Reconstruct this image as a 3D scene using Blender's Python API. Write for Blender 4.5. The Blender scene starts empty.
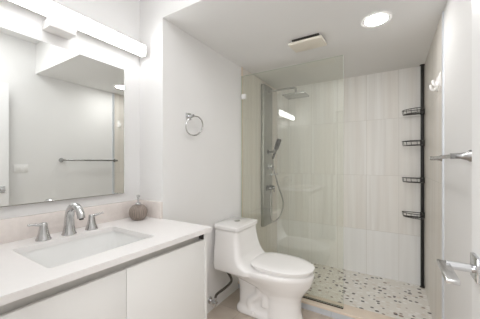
import bpy, bmesh, math, random
from mathutils import Vector, Matrix
C = bpy.context.scene.collection
S = bpy.context.scene
PI = math.pi
random.seed(7)

# ------------------------------------------------------------------ camera, world, light, exposure
cam_d = bpy.data.cameras.new('camera')
cam = bpy.data.objects.new('camera', cam_d)
C.objects.link(cam)
cam.location = (0, 0, 1.27)
cam.rotation_euler = (PI/2, 0, math.radians(31.5))
cam_d.sensor_width = 36
cam_d.sensor_fit = 'HORIZONTAL'
cam_d.lens = 247.4/480*36
cam_d.shift_y = 3/480
cam_d.clip_start = 0.02
S.camera = cam

S.view_settings.view_transform = 'Standard'
S.view_settings.look = 'None'
S.view_settings.gamma = 1
S.view_settings.exposure = 0.5
S.cycles.max_bounces = 14
S.cycles.diffuse_bounces = 8
S.cycles.glossy_bounces = 6
S.cycles.transparent_max_bounces = 16
S.cycles.sample_clamp_indirect = 6

w = bpy.data.worlds.new('world')
S.world = w
w.use_nodes = True
w.node_tree.nodes['Background'].inputs[0].default_value = (1, 1, 1, 1)
w.node_tree.nodes['Background'].inputs[1].default_value = 0.3

BAR_GLOW = 6.5          # LED bar above the mirror
DOWN_GLOW = 58.0        # recessed downlight
def area(name, loc, size, sy, power, rot=(0, 0, 0), col=(1, .99, .975)):
    d = bpy.data.lights.new(name, 'AREA')
    d.shape = 'RECTANGLE'; d.size = size; d.size_y = sy; d.energy = power; d.color = col
    o = bpy.data.objects.new(name, d); C.objects.link(o)
    o.location = loc; o.rotation_euler = rot
    return o
area('added_hall_fill', (-0.1, -1.86, 1.55), 1.5, 1.5, 27, rot=(PI/2, 0, 0), col=(.97, .985, 1))  # added frontal fill from the hall; there is no window behind it

area('added_vanity_fill', (-0.35, 0.55, 2.57), 0.7, 0.6, 7, col=(.985, .99, 1))  # added fill under the high ceiling for counter and floor, no fixture here

# ------------------------------------------------------------------ materials
def new_mat(name):
    m = bpy.data.materials.new(name); m.use_nodes = True
    nt = m.node_tree
    return m, nt, nt.nodes['Principled BSDF']
def N(nt, typ, **kw):
    n = nt.nodes.new(typ)
    for k, v in kw.items(): setattr(n, k, v)
    return n
def pmat(name, col, rough=.5, metal=0, var=.03, scale=6, bump=0, bscale=60, spec=.5, coat=0):
    """plain finish with a faint procedural variation"""
    m, nt, b = new_mat(name)
    tc = N(nt, 'ShaderNodeTexCoord')
    no = N(nt, 'ShaderNodeTexNoise'); no.inputs['Scale'].default_value = scale; no.inputs['Detail'].default_value = 3
    nt.links.new(tc.outputs['Object'], no.inputs['Vector'])
    r = N(nt, 'ShaderNodeValToRGB')
    r.color_ramp.elements[0].position = .3; r.color_ramp.elements[1].position = .7
    r.color_ramp.elements[0].color = tuple(c*(1-var) for c in col)+(1,)
    r.color_ramp.elements[1].color = tuple(min(1, c*(1+var)) for c in col)+(1,)
    nt.links.new(no.outputs['Fac'], r.inputs[0])
    nt.links.new(r.outputs[0], b.inputs['Base Color'])
    b.inputs['Roughness'].default_value = rough
    b.inputs['Metallic'].default_value = metal
    b.inputs['Specular IOR Level'].default_value = spec
    b.inputs['Coat Weight'].default_value = coat
    b.inputs['Coat Roughness'].default_value = .05
    if bump:
        n2 = N(nt, 'ShaderNodeTexNoise'); n2.inputs['Scale'].default_value = bscale
        nt.links.new(tc.outputs['Object'], n2.inputs['Vector'])
        bp = N(nt, 'ShaderNodeBump'); bp.inputs['Strength'].default_value = bump; bp.inputs['Distance'].default_value = .002
        nt.links.new(n2.outputs['Fac'], bp.inputs['Height'])
        nt.links.new(bp.outputs[0], b.inputs['Normal'])
    return m
def emat(name, col, strength):
    m, nt, b = new_mat(name)
    b.inputs['Base Color'].default_value = (.9, .9, .9, 1)
    b.inputs['Emission Color'].default_value = col+(1,)
    b.inputs['Emission Strength'].default_value = strength
    return m
def glass_mat(name, tint, f0=.075):
    m = bpy.data.materials.new(name); m.use_nodes = True
    nt = m.node_tree; nt.nodes.clear()
    out = N(nt, 'ShaderNodeOutputMaterial'); mix = N(nt, 'ShaderNodeMixShader')
    tr = N(nt, 'ShaderNodeBsdfTransparent'); tr.inputs[0].default_value = tint+(1,)
    gl = N(nt, 'ShaderNodeBsdfGlossy'); gl.inputs['Roughness'].default_value = 0.0; gl.inputs[0].default_value = (1, 1, 1, 1)
    lw = N(nt, 'ShaderNodeLayerWeight'); lw.inputs['Blend'].default_value = .5
    pw = N(nt, 'ShaderNodeMath', operation='POWER'); pw.inputs[1].default_value = 5
    ma = N(nt, 'ShaderNodeMath', operation='MULTIPLY_ADD'); ma.inputs[1].default_value = 1-f0; ma.inputs[2].default_value = f0
    nt.links.new(lw.outputs['Facing'], pw.inputs[0]); nt.links.new(pw.outputs[0], ma.inputs[0])
    nt.links.new(ma.outputs[0], mix.inputs[0]); nt.links.new(tr.outputs[0], mix.inputs[1]); nt.links.new(gl.outputs[0], mix.inputs[2])
    nt.links.new(mix.outputs[0], out.inputs[0])
    return m
def tile_mat(name, ua, light, dark, warm, tw=.305, th=.61, z0=.09, u0=0.0, grout=(.62, .60, .56), low=0.0):
    """tall porcelain tiles with fine vertical streaks; ua = world axis that runs along the wall"""
    m, nt, b = new_mat(name)
    tc = N(nt, 'ShaderNodeTexCoord'); sp = N(nt, 'ShaderNodeSeparateXYZ')
    nt.links.new(tc.outputs['Object'], sp.inputs[0])
    au = N(nt, 'ShaderNodeMath', operation='ADD'); au.inputs[1].default_value = 10+u0
    az = N(nt, 'ShaderNodeMath', operation='ADD'); az.inputs[1].default_value = z0
    nt.links.new(sp.outputs['XYZ'.index(ua)], au.inputs[0]); nt.links.new(sp.outputs[2], az.inputs[0])
    cv = N(nt, 'ShaderNodeCombineXYZ'); nt.links.new(au.outputs[0], cv.inputs[0]); nt.links.new(az.outputs[0], cv.inputs[1])
    br = N(nt, 'ShaderNodeTexBrick'); br.offset = .0; br.squash = 1
    br.inputs['Scale'].default_value = 1; br.inputs['Brick Width'].default_value = tw; br.inputs['Row Height'].default_value = th
    br.inputs['Mortar Size'].default_value = .0016; br.inputs['Mortar Smooth'].default_value = .2; br.inputs['Bias'].default_value = 0
    br.inputs['Color1'].default_value = (0, 0, 0, 1); br.inputs['Color2'].default_value = (1, 1, 1, 1); br.inputs['Mortar'].default_value = (.5, .5, .5, 1)
    nt.links.new(cv.outputs[0], br.inputs['Vector'])
    def streak(us, zs, det, seed):
        mu = N(nt, 'ShaderNodeMath', operation='MULTIPLY'); mu.inputs[1].default_value = us
        mz = N(nt, 'ShaderNodeMath', operation='MULTIPLY'); mz.inputs[1].default_value = zs
        ms = N(nt, 'ShaderNodeMath', operation='MULTIPLY_ADD'); ms.inputs[1].default_value = 37; ms.inputs[2].default_value = seed
        nt.links.new(au.outputs[0], mu.inputs[0]); nt.links.new(sp.outputs[2], mz.inputs[0]); nt.links.new(br.outputs['Color'], ms.inputs[0])
        c2 = N(nt, 'ShaderNodeCombineXYZ')
        nt.links.new(mu.outputs[0], c2.inputs[0]); nt.links.new(mz.outputs[0], c2.inputs[1]); nt.links.new(ms.outputs[0], c2.inputs[2])
        no = N(nt, 'ShaderNodeTexNoise'); no.inputs['Scale'].default_value = 1; no.inputs['Detail'].default_value = det
        nt.links.new(c2.outputs[0], no.inputs['Vector']); return no
    n1 = streak(26, .7, 4, 3.1); n2 = streak(7, .45, 2, 9.7)
    r1 = N(nt, 'ShaderNodeValToRGB'); e = r1.color_ramp.elements
    e[0].position = .32; e[0].color = dark+(1,); e[1].position = .62; e[1].color = light+(1,)
    nt.links.new(n1.outputs['Fac'], r1.inputs[0])
    r2 = N(nt, 'ShaderNodeValToRGB'); e = r2.color_ramp.elements
    e[0].position = .45; e[0].color = (0, 0, 0, 1); e[1].position = .7; e[1].color = (.6, .6, .6, 1)
    nt.links.new(n2.outputs['Fac'], r2.inputs[0])
    mx = N(nt, 'ShaderNodeMixRGB'); mx.inputs[2].default_value = warm+(1,)
    nt.links.new(r2.outputs[0], mx.inputs[0]); nt.links.new(r1.outputs[0], mx.inputs[1])
    lt = N(nt, 'ShaderNodeMath', operation='LESS_THAN'); lt.inputs[1].default_value = -z0+th
    nt.links.new(sp.outputs[2], lt.inputs[0])
    lf = N(nt, 'ShaderNodeMath', operation='MULTIPLY'); lf.inputs[1].default_value = low; nt.links.new(lt.outputs[0], lf.inputs[0])
    ml = N(nt, 'ShaderNodeMixRGB'); ml.inputs[2].default_value = (.84, .845, .85, 1)     # the bottom course is a whiter tile
    nt.links.new(lf.outputs[0], ml.inputs[0]); nt.links.new(mx.outputs[0], ml.inputs[1]); mx = ml
    mg = N(nt, 'ShaderNodeMixRGB'); mg.inputs[2].default_value = grout+(1,)
    nt.links.new(br.outputs['Fac'], mg.inputs[0]); nt.links.new(mx.outputs[0], mg.inputs[1])
    nt.links.new(mg.outputs[0], b.inputs['Base Color'])
    b.inputs['Roughness'].default_value = .38
    b.inputs['Specular IOR Level'].default_value = .35
    return m
def pebble_mat(name):
    m, nt, b = new_mat(name)
    tc = N(nt, 'ShaderNodeTexCoord'); mp = N(nt, 'ShaderNodeMapping'); mp.inputs['Scale'].default_value = (1, 1.25, 0)
    nt.links.new(tc.outputs['Object'], mp.inputs[0])
    v = N(nt, 'ShaderNodeTexVoronoi', feature='F1'); v.inputs['Scale'].default_value = 24; v.inputs['Randomness'].default_value = .75
    nt.links.new(mp.outputs[0], v.inputs['Vector'])
    sp = N(nt, 'ShaderNodeSeparateColor'); nt.links.new(v.outputs['Color'], sp.inputs[0])
    r = N(nt, 'ShaderNodeValToRGB'); r.color_ramp.interpolation = 'CONSTANT'
    el = r.color_ramp.elements
    cols = [(0, (.88, .86, .83)), (.36, (.74, .68, .61)), (.48, (.90, .88, .85)), (.64, (.12, .10, .095)), (.77, (.34, .26, .21)), (.84, (.80, .77, .73)), (.90, (.06, .055, .06))]
    el[0].position = 0; el[0].color = cols[0][1]+(1,)
    el[1].position = cols[1][0]; el[1].color = cols[1][1]+(1,)
    for p, c in cols[2:]:
        x = el.new(p); x.color = c+(1,)
    nt.links.new(sp.outputs[0], r.inputs[0])
    mk = N(nt, 'ShaderNodeMapRange'); mk.inputs['From Min'].default_value = .40; mk.inputs['From Max'].default_value = .47
    nt.links.new(v.outputs['Distance'], mk.inputs[0])
    mx = N(nt, 'ShaderNodeMixRGB'); mx.inputs[2].default_value = (.80, .77, .72, 1)
    nt.links.new(mk.outputs[0], mx.inputs[0]); nt.links.new(r.outputs[0], mx.inputs[1])
    nt.links.new(mx.outputs[0], b.inputs['Base Color'])
    b.inputs['Roughness'].default_value = .4
    bp = N(nt, 'ShaderNodeBump', invert=True); bp.inputs['Strength'].default_value = .4; bp.inputs['Distance'].default_value = .004
    nt.links.new(v.outputs['Distance'], bp.inputs['Height']); nt.links.new(bp.outputs[0], b.inputs['Normal'])
    return m
def floor_mat(name, col, tw, th):
    m, nt, b = new_mat(name)
    tc = N(nt, 'ShaderNodeTexCoord')
    br = N(nt, 'ShaderNodeTexBrick'); br.offset = .5
    br.inputs['Scale'].default_value = 1; br.inputs['Brick Width'].default_value = tw; br.inputs['Row Height'].default_value = th
    br.inputs['Mortar Size'].default_value = .002; br.inputs['Bias'].default_value = 0
    br.inputs['Color1'].default_value = tuple(c*.95 for c in col)+(1,); br.inputs['Color2'].default_value = tuple(c*1.05 for c in col)+(1,)
    br.inputs['Mortar'].default_value = tuple(c*.75 for c in col)+(1,)
    mp = N(nt, 'ShaderNodeMapping'); mp.inputs['Location'].default_value = (10.1, 10.2, 0)
    nt.links.new(tc.outputs['Object'], mp.inputs[0]); nt.links.new(mp.outputs[0], br.inputs['Vector'])
    no = N(nt, 'ShaderNodeTexNoise'); no.inputs['Scale'].default_value = 9; no.inputs['Detail'].default_value = 5
    nt.links.new(tc.outputs['Object'], no.inputs['Vector'])
    mx = N(nt, 'ShaderNodeMixRGB', blend_type='OVERLAY'); mx.inputs[0].default_value = .25
    nt.links.new(br.outputs['Color'], mx.inputs[1]); nt.links.new(no.outputs['Fac'], mx.inputs[2])
    nt.links.new(mx.outputs[0], b.inputs['Base Color'])
    b.inputs['Roughness'].default_value = .4
    return m
def ribbed_mat(name, col):
    """turned clay with fine upright ribs"""
    m, nt, b = new_mat(name)
    tc = N(nt, 'ShaderNodeTexCoord'); sp = N(nt, 'ShaderNodeSeparateXYZ'); nt.links.new(tc.outputs['Object'], sp.inputs[0])
    at = N(nt, 'ShaderNodeMath', operation='ARCTAN2'); nt.links.new(sp.outputs[0], at.inputs[0]); nt.links.new(sp.outputs[1], at.inputs[1])
    mu = N(nt, 'ShaderNodeMath', operation='MULTIPLY'); mu.inputs[1].default_value = 26; nt.links.new(at.outputs[0], mu.inputs[0])
    si = N(nt, 'ShaderNodeMath', operation='SINE'); nt.links.new(mu.outputs[0], si.inputs[0])
    mr = N(nt, 'ShaderNodeMapRange'); mr.inputs['From Min'].default_value = -1; nt.links.new(si.outputs[0], mr.inputs[0])
    mx = N(nt, 'ShaderNodeMixRGB'); mx.inputs[1].default_value = tuple(c*.8 for c in col)+(1,); mx.inputs[2].default_value = tuple(c*1.15 for c in col)+(1,)
    nt.links.new(mr.outputs[0], mx.inputs[0]); nt.links.new(mx.outputs[0], b.inputs['Base Color'])
    bp = N(nt, 'ShaderNodeBump'); bp.inputs['Strength'].default_value = .4; bp.inputs['Distance'].default_value = .002
    nt.links.new(si.outputs[0], bp.inputs['Height']); nt.links.new(bp.outputs[0], b.inputs['Normal'])
    b.inputs['Roughness'].default_value = .45
    return m

M = dict(
    wall=pmat('painted_wall', (.80, .795, .79), .75, var=.012, scale=2, bump=.06, bscale=180, spec=.3),
    ceil=pmat('painted_ceiling', (.80, .797, .79), .85, var=.01, scale=2, spec=.2),
    doorpaint=pmat('door_paint', (.84, .84, .84), .45, var=.01, scale=3),
    cabinet=pmat('white_lacquer', (.82, .815, .80), .3, var=.01, scale=3),
    quartz=pmat('white_quartz', (.83, .81, .80), .22, var=.008, scale=60),
    splash=pmat('beige_quartz', (.79, .73, .695), .25, var=.03, scale=50),
    ceramic=pmat('white_ceramic', (.885, .87, .86), .14, var=.008, scale=3, coat=.4),
    seat=pmat('white_seat_plastic', (.89, .875, .865), .25, var=.006, scale=3),
    basin=pmat('white_basin_ceramic', (.84, .84, .83), .2, var=.006, scale=3),
    chrome=pmat('polished_chrome', (.68, .69, .71), .09, 1, var=.02, scale=10),
    satin=pmat('brushed_nickel', (.58, .58, .58), .24, 1, var=.05, scale=40),
    alu=pmat('anodised_channel', (.64, .625, .60), .45, .2, var=.05, scale=20),
    dark=pmat('dark_recess', (.04, .035, .03), .7, var=.1, scale=20),
    black=pmat('black_powder_coat', (.012, .011, .011), .35, var=.1, scale=30),
    bronze=pmat('dark_wire', (.07, .065, .06), .35, .7, var=.1, scale=30),
    hose=pmat('braided_hose', (.10, .09, .08), .45, .6, var=.4, scale=300),
    cream=pmat('cream_plastic', (.80, .75, .66), .5, var=.02, scale=5),
    whitep=pmat('white_plastic', (.88, .87, .86), .35, var=.01, scale=5),
    clay=ribbed_mat('ribbed_clay', (.27, .222, .19)),
    bar=emat('led_diffuser', (.98, .99, 1), BAR_GLOW),
    down=emat('downlight_lens', (1, .99, .975), DOWN_GLOW),
    glass=glass_mat('greenish_glass', (.952, .962, .932)),
    glassedge=pmat('glass_edge_green', (.62, .70, .62), .2, var=.05, scale=8),
    edge=pmat('mirror_edge', (.30, .27, .24), .5, var=.25, scale=30),
    tback=tile_mat('streaked_tile_back', 'X', (.86, .85, .83), (.755, .735, .71), (.81, .775, .73), low=.6),
    tside=tile_mat('streaked_tile_side', 'Y', (.82, .79, .745), (.72, .685, .635), (.76, .71, .65)),
    pebble=pebble_mat('pebble_mosaic'),
    floor=floor_mat('tan_floor_tile', (.56, .485, .415), .6, .3),
    curb=pmat('curb_stone', (.76, .655, .545), .35, var=.05, scale=20),
    curbface=pmat('curb_face_tile', (.60, .625, .66), .3, var=.06, scale=14),
    trim=pmat('metal_tile_edge', (.78, .81, .86), .35, .6, var=.03, scale=10),
    gun=pmat('shaded_nickel', (.42, .42, .42), .22, 1, var=.05, scale=30),
    knob=pmat('dark_chrome', (.30, .30, .30), .18, 1, var=.05, scale=10),
    brass=pmat('brown_channel', (.10, .08, .065), .4, .6, var=.1, scale=30),
    panel=pmat('grey_brushed_panel', (.40, .40, .375), .32, .8, var=.08, scale=15),
)
mm, nt, b = new_mat('mirror_silver')
b.inputs['Base Color'].default_value = (.90, .915, .90, 1); b.inputs['Metallic'].default_value = 1; b.inputs['Roughness'].default_value = .012
M['mirror'] = mm

# ------------------------------------------------------------------ mesh helpers (all in room coordinates)
def box(bm, x0, x1, y0, y1, z0, z1, bev=0, seg=2):
    r = bmesh.ops.create_cube(bm, size=1)
    for v in r['verts']:
        v.co = Vector(((x0+x1)/2+v.co.x*(x1-x0), (y0+y1)/2+v.co.y*(y1-y0), (z0+z1)/2+v.co.z*(z1-z0)))
    if bev:
        ed = list({e for v in r['verts'] for e in v.link_edges})
        bmesh.ops.bevel(bm, geom=ed, offset=bev, segments=seg, profile=.5, affect='EDGES')
def rings(bm, rs, cap0=True, cap1=True, closed=False):
    vs = [[bm.verts.new(p) for p in r] for r in rs]
    n = len(vs[0]); k = len(vs)
    for i in range(k if closed else k-1):
        a, b_ = vs[i], vs[(i+1) % k]
        for j in range(n):
            bm.faces.new((a[j], a[(j+1) % n], b_[(j+1) % n], b_[j]))
    if not closed:
        if cap0: bm.faces.new(list(reversed(vs[0])))
        if cap1: bm.faces.new(vs[-1])
def tube(bm, pts, r, seg=12, closed=False):
    pts = [Vector(p) for p in pts]; n = len(pts)
    rad = r if isinstance(r, (list, tuple)) else [r]*n
    t0 = (pts[1]-pts[0]).normalized()
    up = Vector((0, 0, 1)) if abs(t0.z) < .9 else Vector((1, 0, 0))
    nrm = (up-t0*up.dot(t0)).normalized(); out = []
    for i in range(n):
        if closed: t = (pts[(i+1) % n]-pts[i-1]).normalized()
        else: t = (pts[min(i+1, n-1)]-pts[max(i-1, 0)]).normalized()
        nrm = (nrm-t*nrm.dot(t)).normalized(); bi = t.cross(nrm)
        out.append([pts[i]+(nrm*math.cos(a)+bi*math.sin(a))*rad[i] for a in [2*PI*j/seg for j in range(seg)]])
    rings(bm, out, closed=closed)
def lathe(bm, prof, o, axis=(0, 0, 1), seg=28):
    """prof: (radius, height along axis)"""
    q = Vector((0, 0, 1)).rotation_difference(Vector(axis)); o = Vector(o)
    rs = [[o+q @ Vector((max(r, 1e-4)*math.cos(2*PI*j/seg), max(r, 1e-4)*math.sin(2*PI*j/seg), h)) for j in range(seg)] for r, h in prof]
    rings(bm, rs)
def spline(pts, n=8):
    pts = [Vector(p) for p in pts]; out = []
    P = [2*pts[0]-pts[1]]+pts+[2*pts[-1]-pts[-2]]
    for i in range(1, len(P)-2):
        for k in range(n):
            t = k/n
            out.append(.5*((2*P[i])+(-P[i-1]+P[i+1])*t+(2*P[i-1]-5*P[i]+4*P[i+1]-P[i+2])*t*t+(-P[i-1]+3*P[i]-3*P[i+1]+P[i+2])*t**3))
    out.append(pts[-1]); return out
def egg(x0, x1, hw, yc, z, nb=3.0, nf=2.1, split=.45, seg=48):
    """plan outline: squarer at the back (x0), rounder at the front (x1)"""
    xc = x0+(x1-x0)*split; pts = []
    for j in range(seg):
        a = 2*PI*j/seg; ca, sa = math.cos(a), math.sin(a)
        n = nf if ca > 0 else nb; A = (x1-xc) if ca > 0 else (xc-x0)
        pts.append(Vector((xc+A*math.copysign(abs(ca)**(2/n), ca), yc+hw*math.copysign(abs(sa)**(2/n), sa), z)))
    return pts
def rrect(x0, x1, y0, y1, z, r, seg=6):
    pts = []
    for cx, cy, a0 in ((x1-r, y1-r, 0), (x0+r, y1-r, 90), (x0+r, y0+r, 180), (x1-r, y0+r, 270)):
        for k in range(seg+1):
            a = math.radians(a0+90*k/seg); pts.append(Vector((cx+r*math.cos(a), cy+r*math.sin(a), z)))
    return pts
def worldloc(p):
    v = Vector((0, 0, 0))
    while p is not None: v += Vector(p.location); p = p.parent
    return v
def obj(name, bm, mat, parent=None, smooth=True, loc=None, angle=35):
    """links bm (built in room coordinates) as one mesh object"""
    bmesh.ops.recalc_face_normals(bm, faces=bm.faces)
    me = bpy.data.meshes.new(name)
    o = bpy.data.objects.new(name, me); C.objects.link(o)
    off = worldloc(parent)
    if parent is not None: o.parent = parent
    if loc is not None: o.location = Vector(loc)-off; off = Vector(loc)
    bmesh.ops.translate(bm, verts=bm.verts, vec=-off)
    if smooth:
        for f in bm.faces: f.smooth = True
        lim = math.radians(angle)
        for e in bm.edges:
            if len(e.link_faces) == 2 and e.calc_face_angle(0) > lim: e.smooth = False
    bm.to_mesh(me); bm.free()
    for m_ in (mat if isinstance(mat, (list, tuple)) else [mat]): me.materials.append(M[m_] if isinstance(m_, str) else m_)
    return o
def B(*boxes, bev=0):
    bm = bmesh.new()
    for b_ in boxes: box(bm, *b_, bev=bev)
    return bm
def T(pts, r, seg=12, closed=False):
    bm = bmesh.new(); tube(bm, pts, r, seg, closed); return bm
def L(prof, o, axis=(0, 0, 1), seg=28):
    bm = bmesh.new(); lathe(bm, prof, o, axis, seg); return bm
def tag(o, label=None, cat=None, group=None, kind=None):
    if label: o['label'] = label
    if cat: o['category'] = cat
    if group: o['group'] = group
    if kind: o['kind'] = kind
    return o
def thing(name, label, cat, loc, group=None):
    o = bpy.data.objects.new(name, None); C.objects.link(o); o.location = loc; o.empty_display_size = .05
    return tag(o, label, cat, group)
def struct(name, bm, mat, label, cat, smooth=False):
    return tag(obj(name, bm, mat, smooth=smooth), label, cat, kind='structure')
def copy_tree(o, parent=None):
    c = o.copy(); C.objects.link(c); c.parent = parent
    for ch in list(o.children): copy_tree(ch, c)
    return c

# ------------------------------------------------------------------ room
XM, XL, XR = -1.56, -1.32, .287      # mirror wall, toilet wall, right wall
YA, YT, YB = 1.153, 2.19, 3.10       # alcove end, tile start, back wall
YR = 2.06                            # tile start on the right wall
ZS, ZH = 2.25, 2.58                  # low ceiling, high ceiling
HB, HX = -1.9, 1.3                   # hall extents
struct('floor', B((XM-.14, HX+.1, HB-.1, 2.20, -.1, 0)), 'floor', 'tan tile floor in front of the toilet and vanity', 'floor')
struct('floor_shower', B((XL-.1, XR+.1, 2.20, YB+.1, -.1, .02)), 'pebble', 'pale pebble mosaic shower floor with scattered dark stones', 'shower floor')
struct('wall_left', B((XM-.14, XM, .10, YA, 0, ZH)), 'wall', 'white wall behind the mirror and light bar', 'wall')
struct('wall_left_toilet', B((XM-.14, XL, YA, YT, 0, ZH)), 'wall', 'white wall with the towel ring behind the toilet', 'wall')
struct('wall_left_shower', B((XM-.14, XL+.006, YT, YB, 0, ZH)), 'tside', 'beige streaked tile wall behind the shower tower', 'wall')
struct('wall_right', B((XR, XR+.14, -.02, YR, 0, ZH)), 'wall', 'white wall carrying the towel bar', 'wall')
struct('wall_right_shower', B((XR-.006, XR+.14, YR, YB, 0, ZH)), 'tside', 'beige streaked tile wall with the white hooks', 'wall')
struct('wall_back', B((XM-.14, XR+.14, YB, YB+.1, 0, ZH)), 'tback', 'pale streaked tile wall at the end of the shower', 'wall')
struct('ceiling', B((XL, XR, YA, YB, ZS, ZH)), 'ceil', 'lowered white ceiling over toilet and shower', 'ceiling')
struct('ceiling_vanity', B((XM-.14, XR+.14, .10, YA, ZH, ZH+.1), (XM-.14, HX+.1, HB-.1, .10, ZH, ZH+.1)), 'ceil', 'high white ceiling above the vanity', 'ceiling')
struct('wall_front', B((XM-.14, -.78, -.02, .10, 0, ZH), (-.78, .225, -.02, .10, 2.10, ZH), (.225, XR, -.02, .10, 0, ZH)), 'wall', 'white wall around the bathroom doorway', 'wall')
struct('wall_hall_left', B((XM-.14, XM, HB, -.02, 0, ZH)), 'wall', 'white hall wall outside the doorway on the vanity side', 'wall')
struct('wall_hall_right', B((HX, HX+.1, HB, -.02, 0, ZH)), 'wall', 'white hall wall outside the doorway on the door side', 'wall')
struct('wall_hall_corner', B((XR+.14, HX+.1, -.02, .10, 0, ZH)), 'wall', 'white hall wall beside the bathroom door', 'wall')
struct('wall_hall_back', B((XM-.14, HX+.1, HB-.1, HB, 0, ZH)), 'wall', 'white hall wall facing the bathroom doorway', 'wall')
struct('trim_1', B((XL-.004, XL+.014, YT-.012, YT, 0, ZS)), 'curb', 'thin beige edge strip where the tile starts beside the toilet', 'trim')
struct('trim_2', B((XR-.009, XR+.004, YR-.03, YR, 0, 2.24)), 'trim', 'thin metal edge strip between towel bar wall and tile', 'trim')
# curb: stone cap over a tiled face
cb = bmesh.new(); box(cb, XL, XR, 2.112, 2.25, .052, .072, bev=.003)
curb = struct('shower_curb', cb, 'curb', 'low beige stone curb under the glass screen', 'shower curb')
fb = bmesh.new()
x = XL
while x < XR-.01:
    x2 = min(x+.3, XR); box(fb, x+.001, x2-.001, 2.121, 2.249, 0, .052, bev=.0012); x = x2
obj('face_tile', fb, 'curbface', curb, smooth=False)

# door leaf folded back along the right wall
door = struct('door_1', B((.185, .221, .135, .90, .012, 2.06), bev=.002), 'doorpaint', 'white flat door standing open at the right edge', 'door')
hb = bmesh.new(); box(hb, .1755, .1855, .84-.03, .84+.03, 1.005-.03, 1.005+.03, bev=.002)
rosette = obj('door_handle', hb, 'chrome', door)
obj('neck', T([(.177, .84, 1.002), (.122, .84, 1.002)], .0105, 16), 'chrome', rosette)
lb = bmesh.new(); box(lb, .104, .130, .72, .854, .997, 1.008, bev=.002)
obj('lever', lb, 'satin', rosette)
obj('latch_plate', B((.191, .215, .8995, .9015, .95, 1.01), bev=.0005), 'chrome', door)
for z in (.25, 1.1, 1.85):
    obj('hinge', L([(.007, -.045), (.007, .045)], (.215, .128, z), seg=12), 'satin', door)

# ------------------------------------------------------------------ vanity
VF = -.92     # door faces
def skew(bm):          # the cabinet front is not quite parallel to the mirror wall
    for v in bm.verts:
        k = max(0, min(1, (v.co.x+1.03)/.10)); v.co.x -= .0416*(YA-v.co.y)*k
    return bm
ZD = .826
ZC0, ZC = .866, .892
van = thing('vanity_cabinet', 'white flat-front vanity cabinet under the pale countertop', 'cabinet', (-1.24, .64, 0))
obj('carcass', skew(B((XM+.002, VF-.021, .125, YA-.04, .09, .705), (XM+.002, -.97, .125, .145, .72, ZC0-.0005), (XM+.002, -.97, YA-.06, YA-.04, .72, ZC0-.0005), (XM+.002, -1.45, .145, YA-.06, .72, ZC0-.0005), (XM+.002, -1.03, .125, YA-.04, 0, .09))), 'cabinet', van, smooth=False)
obj('side_panel', skew(B((XM+.245, VF, YA-.04, YA-.018, 0, ZC0-.0005), bev=.001)), 'cabinet', van)
obj('finger_channel', skew(B((-.965, -.958, .13, YA-.041, ZD-.02, ZC0-.0005), (-.958, VF-.022, .13, YA-.041, ZD-.02, ZD-.012))), 'alu', van, smooth=False)
obj('channel_cap', skew(B((-.956, -.926, YA-.049, YA-.041, ZD, ZC0-.001))), 'dark', van, smooth=False)
for y0, y1 in ((.13, .6305), (.6335, YA-.043)):
    obj('door', skew(B((VF-.02, VF, y0, y1, .10, ZD), bev=.0012)), 'cabinet', van)

# countertop with a rectangular cut-out
CX0, CX1, CY0, CY1 = XM, -.90, .105, YA
SX0, SX1, SY0, SY1 = -1.402, -1.038, .395, .856
def slab_hole(bm, x0, x1, y0, y1, hx0, hx1, hy0, hy1, z0, z1, r):
    seg = 6; inner = rrect(hx0, hx1, hy0, hy1, 0, r, seg); n = len(inner)
    # matching outer ring: project each inner point onto the outer rectangle, corner points to the corners
    outer = []
    corners = [(x1, y1), (x0, y1), (x0, y0), (x1, y0)]
    for i, p in enumerate(inner):
        k, s_ = divmod(i, seg+1); cx, cy = corners[k]
        t = s_/seg
        if k == 0: q = (x1, p.y+(y1-p.y)*min(1, 2*t)) if t <= .5 else (p.x+(x1-p.x)*min(1, 2*(1-t)), y1)
        elif k == 1: q = (p.x+(x0-p.x)*min(1, 2*t), y1) if t <= .5 else (x0, p.y+(y1-p.y)*min(1, 2*(1-t)))
        elif k == 2: q = (x0, p.y+(y0-p.y)*min(1, 2*t)) if t <= .5 else (p.x+(x0-p.x)*min(1, 2*(1-t)), y0)
        else: q = (p.x+(x1-p.x)*min(1, 2*t), y0) if t <= .5 else (x1, p.y+(y0-p.y)*min(1, 2*(1-t)))
        outer.append(Vector((q[0], q[1], 0)))
    def ring(src, z): return [bm.verts.new((p.x, p.y, z)) for p in src]
    ot, it, ib, ob = ring(outer, z1), ring(inner, z1), ring(inner, z0), ring(outer, z0)
    for a, b_ in ((ot, it), (it, ib), (ib, ob), (ob, ot)):
        for j in range(n):
            bm.faces.new((a[j], a[(j+1) % n], b_[(j+1) % n], b_[j]))
top = thing('countertop', 'pale quartz countertop with a rectangular sink opening', 'countertop', (-1.24, .64, ZC0))
cbm = bmesh.new(); slab_hole(cbm, CX0+.001, CX1, CY0, CY1-.001, SX0, SX1, SY0, SY1, ZC0, ZC, .012)
obj('slab', skew(cbm), 'quartz', top, smooth=False)
spl = thing('backsplash', 'beige stone backsplash strip along the mirror wall behind the faucet', 'backsplash', (XM, .64, ZC))
obj('long_strip', B((XM+.001, XM+.02, CY0, YA-.001, ZC+.0005, ZC+.112), bev=.001), 'splash', spl)
obj('end_return', B((XM+.0205, XL+.002, YA-.02, YA-.001, ZC+.0005, ZC+.112), bev=.001), 'splash', spl)
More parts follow.
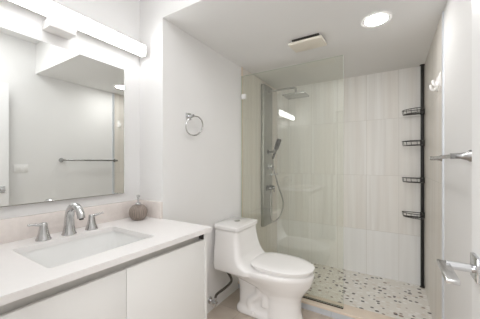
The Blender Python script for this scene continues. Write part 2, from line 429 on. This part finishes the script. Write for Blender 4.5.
# undermount basin
sink = thing('sink_basin', 'white rectangular undermount basin in the countertop', 'sink', ((SX0+SX1)/2, (SY0+SY1)/2, .74))
sb = bmesh.new()
def rr(d, z, r): return rrect(SX0-d, SX1+d, SY0-d, SY1+d, z, r)
rings(sb, [rr(.02, ZC0-.001, .035), rr(.02, ZC0-.02, .035), rr(-.005, .722, .05), rr(-.06, .716, .05), rr(-.06, .722, .05), rr(-.02, .728, .05), rr(-.006, .75, .045), rr(.004, ZC0-.001, .028)], cap0=False, cap1=False)
vsl = list(sb.verts)
for f in [f for f in sb.faces]: pass
obj('bowl', sb, 'basin', sink, angle=50)
bt = bmesh.new(); rings(bt, [rr(-.055, .7165, .05), rr(-.055, .7245, .05)])
obj('bowl_floor', bt, 'basin', sink)
obj('drain', L([(.0, .0), (.024, .0), (.026, .003), (.018, .005), (0, .004)], (-1.25, .63, .7245)), 'chrome', sink)

# faucet: spout between two lever handles
FX = -1.452
fau = thing('faucet', 'brushed nickel faucet with arched spout and two lever handles behind the basin', 'faucet', (FX, .643, ZC))
fb = bmesh.new(); lathe(fb, [(.034, 0), (.034, .004), (.030, .01), (.026, .03), (.0235, .05)], (FX, .643, ZC))
path = spline([(FX, .643, ZC+.04), (FX+.003, .643, ZC+.09), (FX+.018, .643, ZC+.132), (FX+.055, .643, ZC+.153), (FX+.098, .643, ZC+.141), (FX+.12, .643, ZC+.112), (FX+.123, .643, ZC+.098)], 7)
n = len(path); tube(fb, path, [.024-.0065*min(1, i/(n*.55)) for i in range(n)], 18)
obj('spout', fb, 'satin', fau)
obj('aerator', L([(.0105, 0), (.0105, .006)], (FX+.1235, .643, ZC+.0915), (0.05, 0, 1), 16), 'dark', fau)
for yy, sg in ((.53, -1), (.757, 1)):
    hb = bmesh.new(); lathe(hb, [(.032, 0), (.032, .005), (.028, .012), (.021, .038), (.017, .06), (.0155, .078), (.012, .083), (0, .084)], (FX, yy, ZC), seg=24)
    h = obj('handle', hb, 'satin', fau)
    lb = bmesh.new()
    pts = spline([(FX, yy, ZC+.075), (FX+.002, yy+sg*.02, ZC+.077), (FX+.004, yy+sg*.045, ZC+.082), (FX+.006, yy+sg*.064, ZC+.084)], 5)
    tube(lb, pts, [.0075-.003*i/len(pts) for i in range(len(pts))], 12)
    obj('lever', lb, 'satin', h)

# soap dispenser
sp_ = thing('soap_dispenser', 'round taupe ribbed soap dispenser with a metal pump on the countertop', 'soap dispenser', (-1.43, 1.045, ZC))
prof = [(.0, 0), (.032, 0), (.040, .006), (.052, .022), (.058, .045), (.057, .062), (.050, .080), (.036, .094), (.018, .101), (0, .1015)]
obj('bottle', L(prof, (-1.43, 1.045, ZC), seg=48), 'clay', sp_)
pb = bmesh.new(); lathe(pb, [(.017, .100), (.017, .109), (.013, .113), (.006, .115), (.006, .148), (.011, .149), (.011, .162), (.004, .164)], (-1.43, 1.045, ZC), seg=20)
tube(pb, spline([(-1.43, 1.045, ZC+.157), (-1.415, 1.03, ZC+.159), (-1.402, 1.018, ZC+.153)], 4), .0045, 10)
obj('pump', pb, 'satin', sp_)

# mirror
mir = thing('wall_mirror', 'large frameless mirror above the vanity backsplash', 'mirror', (XM, .58, 1.06))
MY0, MY1, MZ0, MZ1 = .15, 1.015, 1.067, 1.895
obj('glass', B((-1.539, -1.535, MY0, MY1, MZ0, MZ1)), 'mirror', mir, smooth=False)
obj('edge_backing', B((XM+.0005, -1.5392, MY0-.001, MY1+.001, MZ0-.004, MZ1+.001)), 'edge', mir, smooth=False)['label'] = 'dark edge around the mirror glass'

# LED bar over the mirror
bar = thing('vanity_light', 'long glowing white light bar mounted above the mirror', 'wall light', (XM, .635, 2.0))
obj('canopy', B((XM+.001, XM+.088, .562, .688, 1.963, 2.0085), bev=.003), 'whitep', bar)['label'] = 'white square mounting box'
obj('diffuser', B((-1.492, -1.450, .14, 1.118, 2.009, 2.079), bev=.006), 'bar', bar)
obj('spine', B((-1.506, -1.4925, .138, 1.121, 2.013, 2.075), bev=.002), 'alu', bar)
obj('top_lip', B((-1.506, -1.464, .138, 1.121, 2.0796, 2.081)), 'whitep', bar, smooth=False)
obj('end_cap', B((-1.4925, -1.4495, 1.1185, 1.1225, 2.0085, 2.0795), bev=.0015), 'whitep', bar)
obj('end_cap', B((-1.4925, -1.4495, .1355, .1395, 2.0085, 2.0795), bev=.0015), 'whitep', bar)

# towel ring
tr = thing('towel_ring', 'chrome towel ring hanging on the bare white wall between vanity and shower', 'towel ring', (XL, 1.40, 1.62))
tb = bmesh.new(); box(tb, XL, XL+.01, 1.37, 1.425, 1.595, 1.645, bev=.003); tube(tb, [(XL+.008, 1.398, 1.62), (XL+.055, 1.398, 1.62)], .011, 14)
obj('mount', tb, 'chrome', tr)
obj('ring', T([(XL+.048+.02*math.sin(a), 1.418+.09*math.cos(a), 1.547+.07*math.sin(a)) for a in [2*PI*k/48 for k in range(48)]], .0055, 10, True), 'satin', tr)

# ------------------------------------------------------------------ toilet
TX, TY = XL+.012, 1.84
TY = 1.888
toi = thing('toilet', 'white one-piece toilet with closed lid beside the shower curb', 'toilet', (TX+.4, TY, 0))
bm = bmesh.new()
def E_(x0, x1, hw, z, nb=3.2, nf=2.1, sp=.45): return egg(TX+x0, TX+x1, hw, TY, z, nb, nf, sp)
rings(bm, [E_(.40, .70, .10, .20), E_(.32, .745, .135, .265), E_(.16, .785, .17, .32, 4), E_(.02, .80, .20, .36, 6), E_(.012, .806, .214, .39, 8), E_(.012, .803, .209, .418, 8)])
rings(bm, [E_(.44, .735, .118, 0, 3), E_(.44, .725, .112, .03, 3), E_(.445, .705, .104, .10, 3), E_(.44, .705, .106, .18, 3), E_(.40, .725, .122, .26, 3), E_(.38, .75, .145, .33)])
rings(bm, [E_(.15, .60, .112, 0, 4), E_(.15, .60, .108, .035, 4), E_(.17, .60, .085, .06, 4), E_(.17, .6, .078, .20, 4), E_(.13, .6, .09, .35, 4)])
for sg in (-1, 1):
    pth = spline([(TX+.24, TY+sg*.06, .36), (TX+.36, TY+sg*.066, .30), (TX+.38, TY+sg*.066, .20), (TX+.30, TY+sg*.066, .11), (TX+.31, TY+sg*.066, .04)], 8)
    tube(bm, pth, .036, 16)
    pth = spline([(TX+.50, TY+sg*.07, .27), (TX+.44, TY+sg*.066, .20), (TX+.43, TY+sg*.066, .10)], 6)
    tube(bm, pth, .034, 16)
def R_(x1, hw, z, r=.045): return rrect(TX, TX+x1, TY-.012-hw, TY-.012+hw, z, r, 8)
rings(bm, [R_(.38, .222, .375, .06), R_(.375, .222, .418, .06), R_(.335, .220, .435, .06), R_(.298, .217, .46, .055), R_(.274, .211, .50, .05), R_(.255, .196, .57, .045), R_(.242, .184, .645, .042), R_(.236, .177, .702, .032)])
body = obj('body', bm, 'ceramic', toi)
rm = body.modifiers.new('r', 'REMESH'); rm.mode = 'VOXEL'; rm.voxel_size = .008; rm.use_smooth_shade = True
sm = body.modifiers.new('s', 'SMOOTH'); sm.factor = .5; sm.iterations = 8
bm = bmesh.new(); rings(bm, [R_(.235, .178, .704, .028), R_(.247, .187, .708, .028), R_(.247, .187, .73, .028), R_(.241, .181, .738, .028), R_(.217, .16, .742, .028)])
obj('tank_lid', bm, 'ceramic', toi)
obj('flush_button', L([(0, 0), (.027, 0), (.027, .004), (.024, .006), (0, .006)], (TX+.115, TY+.01, .7415)), 'panel', toi)
bm = bmesh.new(); rings(bm, [E_(.335, .78, .166, .414, 3.4), E_(.332, .784, .169, .424, 3.4), E_(.332, .784, .169, .440, 3.4), E_(.335, .78, .165, .446, 3.4)])
obj('seat', bm, 'seat', toi)
bm = bmesh.new(); rings(bm, [E_(.32, .795, .176, .4445, 3.4), E_(.312, .807, .188, .448, 3.4), E_(.312, .807, .188, .456, 3.4), E_(.325, .795, .177, .463, 3.2), E_(.37, .735, .132, .469, 3), E_(.45, .62, .06, .471, 2.5)])
obj('seat_lid', bm, 'seat', toi)
for sg in (-1, 1):
    obj('bolt_cap', L([(.016, 0), (.014, .010), (.006, .016), (0, .017)], (TX+.34, TY+sg*.106, .034), seg=16), 'seat', toi)
# stop valve and hose
val = thing('stop_valve', 'small chrome water valve low on the wall beside the vanity', 'valve', (XL, 1.66, .10))
obj('escutcheon', L([(.028, 0), (.026, .006), (.01, .009)], (XL, 1.66, .10), (1, 0, 0), 20), 'chrome', val)
vb = bmesh.new(); tube(vb, [(XL+.004, 1.66, .10), (XL+.075, 1.66, .10)], .011, 12); tube(vb, [(XL+.06, 1.66, .09), (XL+.06, 1.66, .14)], .012, 12)
obj('valve_body', vb, 'chrome', val)
obj('valve_handle', L([(.008, 0), (.008, .02), (.017, .022), (.017, .032), (.01, .034)], (XL+.062, 1.655, .10), (.4, -1, 0), 18), 'chrome', val)
obj('supply_hose', T(spline([(XL+.06, 1.66, .135), (XL+.07, 1.675, .165), (XL+.12, 1.73, .21), (XL+.155, 1.76, .26), (XL+.14, 1.755, .31), (XL+.105, 1.735, .364)], 7), .0105, 10), 'hose', val)['label'] = 'dark braided hose'

# ------------------------------------------------------------------ ceiling fittings
dl = thing('downlight', 'round recessed ceiling light shining in the lowered ceiling', 'ceiling light', (-.09, 1.93, ZS))
obj('trim_ring', L([(.078, -.001), (.098, -.001), (.098, -.005), (.092, -.009), (.078, -.006)], (-.09, 1.93, ZS), seg=40), 'whitep', dl)
obj('lens', L([(0, -.004), (.077, -.004), (.077, -.0055), (.04, -.008), (0, -.008)], (-.09, 1.93, ZS), seg=40), 'down', dl)
fx, fy = -.575, 1.98
fan = thing('exhaust_fan', 'square cream exhaust fan cover on the lowered ceiling', 'exhaust fan', (fx, fy, ZS))
obj('housing', B((fx-.105, fx+.105, fy-.075, fy+.075, ZS-.014, ZS-.0005)), 'dark', fan, smooth=False)
fc = bmesh.new(); box(fc, fx-.13, fx+.13, fy-.095, fy+.095, ZS-.034, ZS-.014, bev=.004)
for v in fc.verts: v.co.z -= .014*((fy+.095)-v.co.y)/.19 - .0
obj('cover', fc, 'cream', fan)

# ------------------------------------------------------------------ shower
GY = 2.17
gl = thing('shower_screen', 'fixed clear glass shower screen standing on the beige curb', 'glass screen', (-.74, GY, .072))
gx0, gx1, gz0, gz1 = XL+.008, -.337, .078, 2.150
gb = bmesh.new(); box(gb, gx0, gx1, GY-.006, GY+.006, gz0, gz1)
go = obj('pane', gb, ['glass', 'glassedge'], gl, smooth=False)
for p in go.data.polygons:
    if abs(p.normal.y) < .5: p.material_index = 1
obj('bottom_channel', B((gx0, gx1, GY-.010, GY-.0065, .072, .082), (gx0, gx1, GY+.0065, GY+.010, .072, .082), (gx0, gx1, GY-.0065, GY+.0065, .072, .0775)), 'brass', gl, smooth=False)
for z in (.42, 1.94):
    obj('clip', B((XL+.014, XL+.062, GY-.014, GY-.0065, z-.025, z+.025), (XL+.014, XL+.062, GY+.0065, GY+.014, z-.025, z+.025), bev=.002), 'whitep' if z > 1 else 'satin', gl)

PX = XL+.006
sp = thing('shower_tower', 'tall grey metal shower tower with knobs and overhead spray', 'shower tower', (PX, 2.72, .52))
PYC = 2.73
pb = bmesh.new()
rings(pb, [rrect(PX, PX+.045, PYC-.125, PYC+.125, z, .015, 4) for z in (.52, 2.19)])
obj('column', pb, 'panel', sp)
ab = bmesh.new(); tube(ab, [(PX+.04, PYC, 2.125), (PX+.20, PYC, 2.125), (PX+.368, PYC, 2.125), (PX+.381, PYC, 2.119), (PX+.385, PYC, 2.105), (PX+.385, PYC, 2.05)], .011, 12)
obj('shower_arm', ab, 'satin', sp)
hd = bmesh.new(); box(hd, PX+.385-.125, PX+.385+.125, PYC-.10, PYC+.10, 2.022, 2.04, bev=.004); tube(hd, [(PX+.385, PYC, 2.038), (PX+.385, PYC, 2.062)], .018, 14)
obj('shower_head', hd, 'satin', sp)
for dy, z in ((.0, 1.225), (-.045, .965), (.055, .965)):
    kb = bmesh.new(); lathe(kb, [(.034, 0), (.034, .012), (.024, .016), (.024, .05), (.02, .056), (0, .056)], (PX+.045, PYC+dy, z), (1, 0, 0), 20)
    k_ = obj('knob', kb, 'chrome' if z > 1.1 else 'knob', sp)
    obj('knob_lever', T([(PX+.09, PYC+dy, z), (PX+.098, PYC+dy, z-.055)], .007, 10), 'knob', k_)
sh = bmesh.new(); box(sh, PX+.045, PX+.125, PYC-.10, PYC+.12, 1.118, 1.136, bev=.005)
obj('shelf', sh, 'chrome', sp)
hk = bmesh.new(); lathe(hk, [(.03, 0), (.03, .01), (.014, .014), (.014, .07)], (PX+.044, PYC-.01, 1.395), (1, 0, .05), 18); lathe(hk, [(.024, -.022), (.024, .022)], (PX+.13, PYC-.01, 1.40), (.45, 0, 1), 16)
obj('holder', hk, 'knob', sp)
hs = thing('hand_shower', 'dark hand shower leaning in the holder of the grey shower tower', 'hand shower', (PX+.13, PYC-.01, 1.33))
hbm = bmesh.new()
tube(hbm, [(PX+.105, PYC-.01, 1.315), (PX+.14, PYC-.01, 1.41), (PX+.175, PYC-.01, 1.50)], [.013, .015, .018], 12)
r_ = bmesh.ops.create_cube(hbm, size=1)
for v in r_['verts']: v.co = Matrix.Translation((PX+.168, PYC-.01, 1.485)) @ Matrix.Rotation(.36, 4, 'Y') @ Vector((v.co.x*.034, v.co.y*.07, v.co.z*.13))
bmesh.ops.bevel(hbm, geom=list({e for v in r_['verts'] for e in v.link_edges}), offset=.006, segments=2, affect='EDGES')
obj('wand', hbm, 'bronze', hs)
obj('hose', T(spline([(PX+.105, PYC-.01, 1.32), (PX+.115, PYC+.01, 1.18), (PX+.15, PYC+.06, .98), (PX+.19, PYC+.11, .78), (PX+.16, PYC+.08, .62), (PX+.10, PYC+.0, .56), (PX+.085, PYC-.03, .66), (PX+.08, PYC-.02, .80), (PX+.07, PYC+.005, .925)], 8), .009, 10), 'satin', hs)

# corner caddy on a tension pole
cx, cy = .262, 3.068
cad = thing('corner_caddy', 'black tension pole caddy with four wire baskets in the shower corner', 'shower caddy', (cx, cy, .02))
pbm = bmesh.new(); tube(pbm, [(cx, cy, .028), (cx, cy, 2.242)], .014, 16)
obj('pole', pbm, 'black', cad)
obj('foot', L([(.022, 0), (.022, .006), (.014, .012)], (cx, cy, .0205), seg=18), 'black', cad)
obj('foot', L([(.014, -.012), (.022, -.006), (.022, 0)], (cx, cy, 2.2495), seg=18), 'black', cad)
def basket(z):
    R = .17; o = Vector((cx, cy, 0))
    def loop(zz, k=1.0):
        pts = [o+Vector((-.02, -.005, zz))]
        pts += [o+Vector((-R*k*math.cos(a), -R*k*math.sin(a)*.8, zz)) for a in [PI/2*i/10 for i in range(11)]]
        pts.append(o+Vector((-.0, -.02, zz))); return pts
    bm = bmesh.new()
    tube(bm, loop(z), .0034, 8, True); tube(bm, loop(z-.042, .95), .003, 8, True)
    for i in range(0, 11):
        a = PI/2*i/10; d = Vector((-R*math.cos(a), -R*math.sin(a)*.8, 0))
        if i % 2 == 0: tube(bm, [o+d+Vector((0, 0, z)), o+d*.95+Vector((0, 0, z-.042))], .002, 6)
        tube(bm, [o+d*.12+Vector((0, 0, z-.042)), o+d*.95+Vector((0, 0, z-.042))], .0016, 6)
    b_ = obj('basket', bm, 'bronze', cad)
    obj('collar', L([(.0146, -.05), (.019, -.05), (.019, .006), (.0146, .006)], (cx, cy, z), seg=16), 'black', b_)
for z in (1.80, 1.485, 1.115, .765): basket(z)

# two white hooks on the tile
def hook(y, z, label):
    h = thing('robe_hook', label, 'hook', (XR-.006, y, z), 'white hooks on the shower wall')
    bm = bmesh.new(); box(bm, XR-.013, XR-.0065, y-.02, y+.02, z-.045, z+.05, bev=.003)
    obj('plate', bm, 'whitep', h)
    obj('prong', T(spline([(XR-.012, y, z+.03), (XR-.016, y, z-.01), (XR-.028, y, z-.033), (XR-.044, y, z-.022), (XR-.048, y, z+.005)], 6), .0085, 10), 'whitep', h)
hook(2.125, 1.825, 'white hook on the beige tile nearest the metal edge strip')
hook(2.25, 1.825, 'white hook on the beige tile nearer the corner caddy')

# towel bar
tw = thing('towel_bar', 'chrome towel bar on the white wall beside the open door', 'towel bar', (XR, 1.75, 1.30))
TZ, TBX = 1.298, XR-.06
tb0, tb1 = 1.40, 2.06
obj('bar', T([(TBX, tb0-.012, TZ), (TBX, tb1+.012, TZ)], .0095, 16), 'gun', tw)
for y in (tb0, tb1):
    p_ = obj('post', L([(.026, 0), (.026, .004), (.018, .016), (.0125, .035), (.0125, .07)], (XR, y, TZ), (-1, 0, 0), 24), 'gun', tw)

# switch plate
sw = thing('light_switch', 'white double light switch plate on the wall by the door edge', 'light switch', (XR, 1.02, 1.2))
obj('plate', B((XR-.007, XR-.0005, .965, 1.085, 1.165, 1.25), bev=.002), 'whitep', sw)
for y in (1.002, 1.048):
    obj('rocker', B((XR-.0105, XR-.007, y-.017, y+.017, 1.185, 1.23), bev=.0015), 'whitep', sw)
